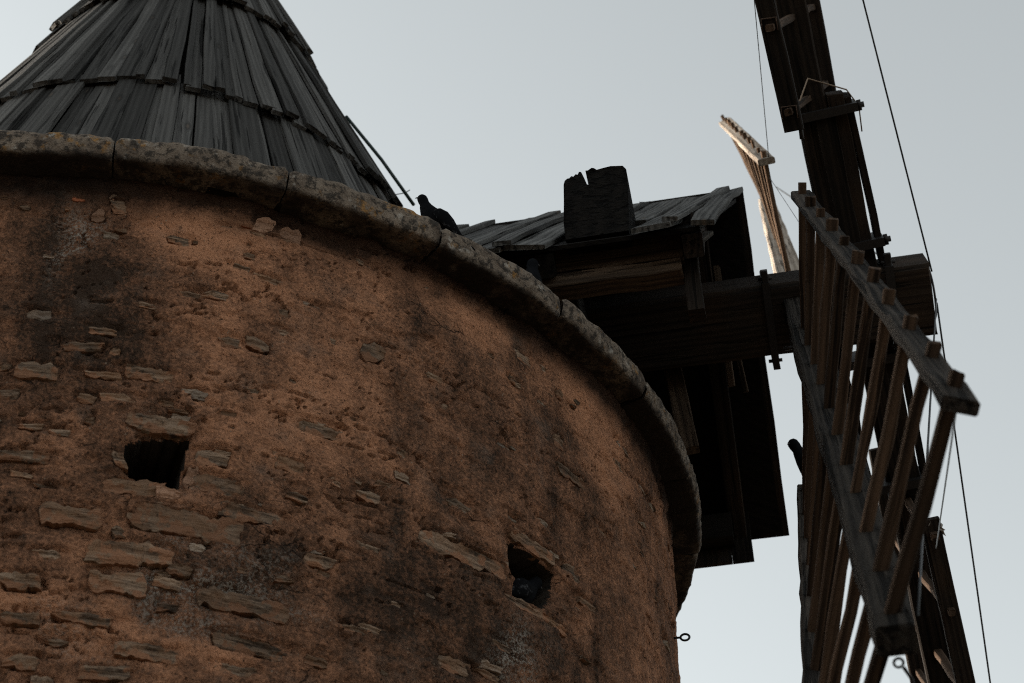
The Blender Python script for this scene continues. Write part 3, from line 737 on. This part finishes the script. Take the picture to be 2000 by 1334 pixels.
def pitch(kind, r): return (0.0158 + 0.0623 * r) if kind == 'T' else (0.15 + 0.030 * r) if kind == 'U' else (0.06 + 0.030 * r)
LEN = 5.32
rung_cache = {}
def make_sail(kind, L, D, Vd, lab, r0, sp, wob, extra=0.0, lean=0.0, droop=0.0, mats=('sail', 'rail', 'rung')):
    """D: arm direction, Vd: rung direction; the leading rail is at +Vd"""
    base = AX + S * L
    D2 = (D + S * lean - U * droop).normalized()
    a = base + D2 * 0.10; b = base + D2 * LEN
    if kind == 'T': b = base + D2 * 5.16; a = a + Vd * (.035 if D is TT else 0); b = b + Vd * (.035 if D is TT else 0)
    sail = beam('sail', a, b, Vd, 0.170, 0.135, M[mats[0]], WHEEL, w1=0.116, th1=0.09, n=30, ch=.010, jit=(.0015 if D is not TT else .0035), seed=wob, rag=.004, props={'label': lab})
    def rp(r, sw, off=0.71049, dr=0.0):
        pb = pitch(kind, r) + (extra if sw < 0 else 0)
        return base + D2 * (r + dr) + (Vd * math.cos(pb) + S * math.sin(pb)) * (sw * off)
    for sw in (1, -1):
        rr = [r0 - .09 + (r0 + 10 * sp + .10 - (r0 - .09)) * i / 24 for i in range(25)]
        vs = []; fs = []; rg = random.Random(wob + 5 + sw)
        c0 = rp(rr[0], sw)
        for i, r in enumerate(rr):
            pb = pitch(kind, r) + (extra if sw < 0 else 0)
            n = (Vd * math.cos(pb) + S * math.sin(pb)); w_ = n.cross(D2).normalized()
            jt = 1.0 if D == TT else 0.35; hw = 0.047 + jt * rg.gauss(0, .003); ht = 0.019 + jt * rg.gauss(0, .0016); cc = 0.006
            P = rp(r, sw) + w_ * jt * rg.gauss(0, .002) + n * jt * (rg.gauss(0, .003))
            sk = D2 * (rg.gauss(0, .006) if i in (0, 24) else 0)
            for (y, z) in ((-hw + cc, -ht), (hw - cc, -ht), (hw, -ht + cc), (hw, ht - cc), (hw - cc, ht), (-hw + cc, ht), (-hw, ht - cc), (-hw, -ht + cc)):
                vs.append((P + w_ * y + n * z + sk))
        # local frame so that the grain runs along the rail
        fm = frame_m(c0, rp(rr[-1], sw) - c0, Vd); inv = fm.inverted()
        for i in range(24):
            for j in range(8):
                p = i * 8 + j; q = i * 8 + (j + 1) % 8; fs.append((p, q, q + 8, p + 8))
        fs.append(tuple(reversed(range(8)))); fs.append(tuple(range(24 * 8, 25 * 8)))
        obj('rail', mesh('rail', [inv @ v for v in vs], fs), M[mats[1]], sail, fm)
    for k in range(11):
        rg = random.Random(wob * 3 + k); r = r0 + sp * k + rg.gauss(0, .012)
        p = rp(r, -1, .71049 + .058 + rg.gauss(0, .005), rg.gauss(0, .008)); q = rp(r, 1, .71049 + .058 + rg.gauss(0, .005), rg.gauss(0, .008))
        me = board_me('rung', (q - p).length, (0.040 if mats[2] != 'palerung' else 0.026) + rg.gauss(0, .002), 0.034 if mats[2] != 'palerung' else 0.028, n=8, ch=.005, jit=.0030, seed=wob * 7 + k, rag=.003, bow=rg.gauss(0, .003), twist=rg.gauss(0, .12))
        obj('rung', me, M[mats[2]], sail, frame_m(p, q - p, D2 + S * 0.0))
    return sail, rp
sailT, rpT = make_sail('T', 3.60193, TT, UU, 'open ladder sail reaching down towards the viewer', 0.9535, 0.41482, 101, extra=0.065)
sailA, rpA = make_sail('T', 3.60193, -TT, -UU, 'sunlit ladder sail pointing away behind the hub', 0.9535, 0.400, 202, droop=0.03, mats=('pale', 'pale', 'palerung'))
sailU, rpU = make_sail('U', 3.87, UU, -TT, 'dark sail rising out of the top of the picture', 1.09, 0.425, 303, lean=-0.075, mats=('dark', 'dark', 'rung'))
sailD, rpD = make_sail('D', 3.94, -UU, TT, 'dark sail hanging below the hub', 1.07, 0.42, 404, lean=0.075, mats=('dark', 'dark', 'rung'))
# clamping stock beside the upright pair of sails
LU = (UU - S * 0.075).normalized()
hubU = AX + S * 3.87
SX = (S - LU * S.dot(LU)).normalized()
stock = beam('stock', hubU + SX * .125 - LU * 1.06, hubU + SX * .125 + LU * 1.08, SX, 0.15, 0.085, M['dark'], WHEEL, n=10, ch=.006, jit=.003, seed=51, rag=.008)
beam('stock_slat', hubU + SX * .192 - LU * 1.02, hubU + SX * .187 + LU * 1.06, SX, 0.13, 0.034, M['dark'], stock, n=10, ch=.004, jit=.003, seed=52, rag=.012, bow=.010)
beam('stock_slat', hubU + SX * .060 - TT * .02 + TT * .09 - LU * 1.0, hubU + SX * .055 + TT * .09 + LU * .98, TT, 0.10, 0.03, M['dark'], stock, n=10, ch=.004, jit=.003, seed=53, rag=.012)
beam('stock_slat', hubU - SX * .125 - LU * 1.10, hubU - SX * .125 - LU * .22, SX, 0.14, 0.085, M['dark'], stock, n=6, ch=.005, jit=.003, seed=54, rag=.010)
for r in (1.0, 0.30, -0.30, -0.98):
    c = hubU + LU * r
    b = obj('iron_strap', mesh('iron_strap', [c + SX * x + TT * y + LU * z for z in (-.022, .022) for (x, y) in ((-.085, .125), (.222, .125), (.222, -.125), (-.085, -.125))],
            [(0, 1, 5, 4), (1, 2, 6, 5), (2, 3, 7, 6), (3, 0, 4, 7), (0, 3, 2, 1), (4, 5, 6, 7)]), M['iron'], stock)
    obj('bolt', tube_me('bolt', [c + SX * .20 + TT * .06, c + SX * .258 + TT * .06], .015, 8), M['iron'], b)
    obj('nut', tube_me('nut', [c + SX * .223 + TT * .06, c + SX * .243 + TT * .06], .032, 6), M['iron'], b)
# pins through the nearer arm
for r, q in ((0.98, -1), (0.62, 1)):
    c = AX + S * 3.60193 + TT * r + UU * 0.01
    pn = obj('pin', tube_me('pin', [c + S * (q * .03), c + S * (q * .125)], .010, 8), M['iron'], sailT)
pU = rpU(1.0, -1) + S * .03; obj('pin', tube_me('pin', [pU + UU * .02, pU - UU * .045], .011, 8), M['iron'], sailU)
# staples round the rung ends on the upper sail's near rail
for k in (0, 1):
    r = 1.09 + .425 * k; pb = pitch('U', r); n = (-TT * math.cos(pb) + S * math.sin(pb)); w_ = n.cross(UU).normalized()
    P = rpU(r, -1, .71049 + .026)
    obj('staple', tube_me('staple', [P - w_ * .035 - UU * .03 , P - w_ * .035 + UU * .03, P + w_ * .035 + UU * .03, P + w_ * .035 - UU * .03], .004, 6), M['rust'], sailU)
rg = random.Random(61); P = rpD(1.03, 1); vs = []; fs = []
for i in range(7):
    for j in range(5): vs.append(P + S * (-.01 + .013 * i + rg.gauss(0, .003)) + UU * (.03 - .014 * j + .012 * math.sin(i * 1.9) + rg.gauss(0, .006) - .004 * i) + TT * (.02 * math.sin(i * 1.3 + j) + rg.gauss(0, .006)))
for i in range(6):
    for j in range(4):
        if rg.random() < .85: fs.append((i * 5 + j, i * 5 + 5 + j, i * 5 + 6 + j, i * 5 + 1 + j))
obj('cloth_scrap', mesh('cloth_scrap', vs, fs), M['cloth'], sailD)
# ring and chain under the near tip
tip = AX + S * 3.60193 + TT * 5.13 - UU * .010
rc = tip - UU * .03
obj('ring', tube_me('ring', [rc + S * (.013 * math.cos(a)) + UU * (.013 * math.sin(a)) for a in [2 * math.pi * i / 16 for i in range(16)]], .004, 6, closed=True), M['iron'], sailT)
obj('chain_end', tube_me('chain_end', [rc + S * .012 - UU * .015, rc + S * .03 - UU * .05, rc + S * .035 - UU * .12], .006, 6), M['iron'], sailT)
# stays from the nose of the shaft to the sail tips
nose = AX + S * 4.285
def wire(a, b, r, lab=None, sg=0.0, mat='wire', n=14):
    o = obj('stay_wire', tube_me('stay_wire', sag(a, b, sg, n), r, 6), M[mat], WHEEL)
    if lab: o['label'] = lab
wire(nose + UU * .13 + TT * .12, hubU + LU * 5.25 + S * .16, .0048)
wire(nose + TT * .19 - UU * .02, hubU - LU * 5.25 + S * .16, .0048)
wire(nose + TT * .19 + UU * .0, AX + S * 3.60193 + TT * 5.0 + S * .075 + UU * .04, .0042)
wire(nose - TT * .10, AX + S * 3.60193 - TT * 5.25 + S * .09, .0048)
obj('nose_ring', tube_me('nose_ring', [nose - S * .006 + UU * (.13 * math.cos(a)) + TT * (.195 * math.sin(a)) for a in [2 * math.pi * i / 24 for i in range(24)]], .006, 6, closed=True), M['iron'], WHEEL)
wire(rpA(0.96, -1) + S * .02, rpU(2.0, -1), .0024)
wire(rpA(0.80, -1) - UU * .08, rpA(0.80, -1) + TT * .9 - UU * .75 + S * .35, .0016)
wire(rpT(5.15, 1), rpD(1.15, 1), .0030)
pe = rpU(1.09, 1)
obj('cord', tube_me('cord', [rpU(1.09, -.6) - UU * .0, rpU(1.09, 0) + TT * .09 + UU * .10, hubU + LU * 1.085 + SX * .19, hubU + LU * .99 + SX * .235, hubU + LU * .86 + SX * .225], .004, 6), M['cord'], WHEEL)

# ------------------------------------------------------------------ pigeons
def loft(rings, n=14):
    """rings: (centre, tangent, ry, rn)"""
    vs = []; fs = []
    for (c, t, ry, rn) in rings:
        t = Vector(t).normalized(); y = V(0, 1, 0); nn = t.cross(y).normalized()
        for j in range(n):
            a = 2 * math.pi * j / n
            vs.append(Vector(c) + y * (ry * math.cos(a)) + nn * (rn * math.sin(a)))
    for i in range(len(rings) - 1):
        for j in range(n):
            a = i * n + j; b = i * n + (j + 1) % n
            fs.append((a, b, b + n, a + n))
    fs.append(tuple(reversed(range(n)))); fs.append(tuple(range((len(rings) - 1) * n, len(rings) * n)))
    return vs, fs
def pigeon(P, heading, label, scale=1.0, lean=0.0, sitting=False, turn=0.0):
    """heading: direction the bird faces (world XY vector); local +X is forward"""
    root = empty('pigeon', label=label, category='pigeon', group='pigeons on the mill')
    root.matrix_basis = frame_m(P, V(heading[0], heading[1], 0), V(0, 0, 1)) @ Matrix.Rotation(-lean, 4, 'Y') @ Matrix.Scale(scale, 4)
    WM[root.name] = root.matrix_basis.copy()
    path = [(-.150, .082, .018, .010), (-.125, .088, .032, .024), (-.085, .096, .052, .044), (-.035, .106, .066, .060), (.012, .118, .069, .066), (.050, .136, .062, .062), (.083, .158, .047, .049), (.108, .180, .034, .037), (.125, .199, .026, .029), (.141, .214, .029, .031), (.156, .227, .028, .029), (.167, .236, .019, .020), (.171, .240, .004, .004)]
    rings = []
    for i, (x, z, ry, rn) in enumerate(path):
        a = path[max(i - 1, 0)]; b = path[min(i + 1, len(path) - 1)]
        rings.append(((x, 0, z), (b[0] - a[0], 0, b[1] - a[1]), ry, rn))
    vs, fs = loft(rings)
    obj('body', mesh('body', vs, fs, True), M['plume'], root, local=True)
    # tail: a flat fan
    vs = []; fs = []
    for i, (x, z, w, h) in enumerate(((-.11, .090, .028, .012), (-.17, .074, .030, .007), (-.235, .055, .036, .004), (-.265, .046, .034, .002))):
        for (y, q) in ((-1, -1), (1, -1), (1, 1), (-1, 1)): vs.append((x + (-.006 * (1 - abs(y)) if i == 3 else 0), y * w, z + q * h))
    for i in range(3):
        for j in range(4):
            a = i * 4 + j; b = i * 4 + (j + 1) % 4; fs.append((a, b, b + 4, a + 4))
    fs += [(3, 2, 1, 0), (12, 13, 14, 15)]
    obj('tail', mesh('tail', vs, fs), M['wing'], root, local=True)
    for s in (-1, 1):
        rg = [((.062, s * .046, .142), (-1, 0, -.3), .006, .012), ((.040, s * .060, .138), (-1, 0, -.35), .012, .034), ((-.005, s * .067, .122), (-1, 0, -.32), .013, .047), ((-.060, s * .060, .104), (-1, 0, -.30), .012, .042), ((-.120, s * .044, .086), (-1, 0, -.28), .009, .026), ((-.175, s * .030, .070), (-1, 0, -.28), .005, .011), ((-.200, s * .022, .063), (-1, 0, -.28), .002, .003)]
        vs, fs = loft(rg, 10)
        obj('wing', mesh('wing', vs, fs, True), M['wing'], root, local=True)
        ev = [V(.152, s * .0235, .226) + V(.0042 * math.cos(a) * math.cos(b), s * .003 * math.sin(b), .0042 * math.sin(a) * math.cos(b)) for b in (0, .7, 1.4) for a in [2 * math.pi * i / 8 for i in range(8)]]
        ef = [(i * 8 + j, i * 8 + (j + 1) % 8, i * 8 + 8 + (j + 1) % 8, i * 8 + 8 + j) for i in range(2) for j in range(8)] + [tuple(range(16, 24))]
        obj('eye', mesh('eye', ev, ef, True), M['eye'], root, local=True)
        if not sitting:
            lg = obj('leg', tube_me('leg', [V(.005, s * .030, .075), V(-.005, s * .030, .035), V(.004, s * .030, .006)], .0055, 6, r1=.0035), M['foot'], root, local=True)
            for (dx, dy) in ((.035, 0), (.026, .018), (.026, -.018), (-.020, 0)):
                obj('toe', tube_me('toe', [V(.004, s * .030, .006), V(.004 + dx, s * .030 + dy, .003)], .0032, 5, r1=.002), M['foot'], lg, local=True)
    bv, bf = loft([((.160, 0, .224), (1, 0, -.6), .008, .0085), ((.176, 0, .2135), (1, 0, -.7), .0052, .0052), ((.185, 0, .205), (1, 0, -1.1), .003, .003), ((.187, 0, .197), (.4, 0, -1), .0008, .0008)], 8)
    obj('beak', mesh('beak', bv, bf, True), M['beak'], root, local=True)
    return root
ph = math.radians(-67.4)
pigeon(V(2.925 * math.cos(ph), 2.925 * math.sin(ph), CT + .004), (-.95, -.10), 'dark pigeon in profile on the cornice edge, facing the roof', 0.74, lean=0.40)
ph = math.radians(-54.9)
pigeon(V(2.775 * math.cos(ph), 2.775 * math.sin(ph), 4.075 + CZ), (.80, .50), 'pigeon nestled inside the square hole low in the ochre wall', 0.90, lean=0.10, sitting=True)
pigeon(V(1.690, -2.335, CT + .004), (.93, .36), 'pigeon standing upright in the shade under the timber hood', 0.9, lean=0.75)
pr = rpT(0.93, -1) + UU * .02
pigeon(pr + V(0.07, 0.04, .02), (-.93, -.30), 'pigeon perched on the upper end of the sail rail', 0.95, lean=0.1)
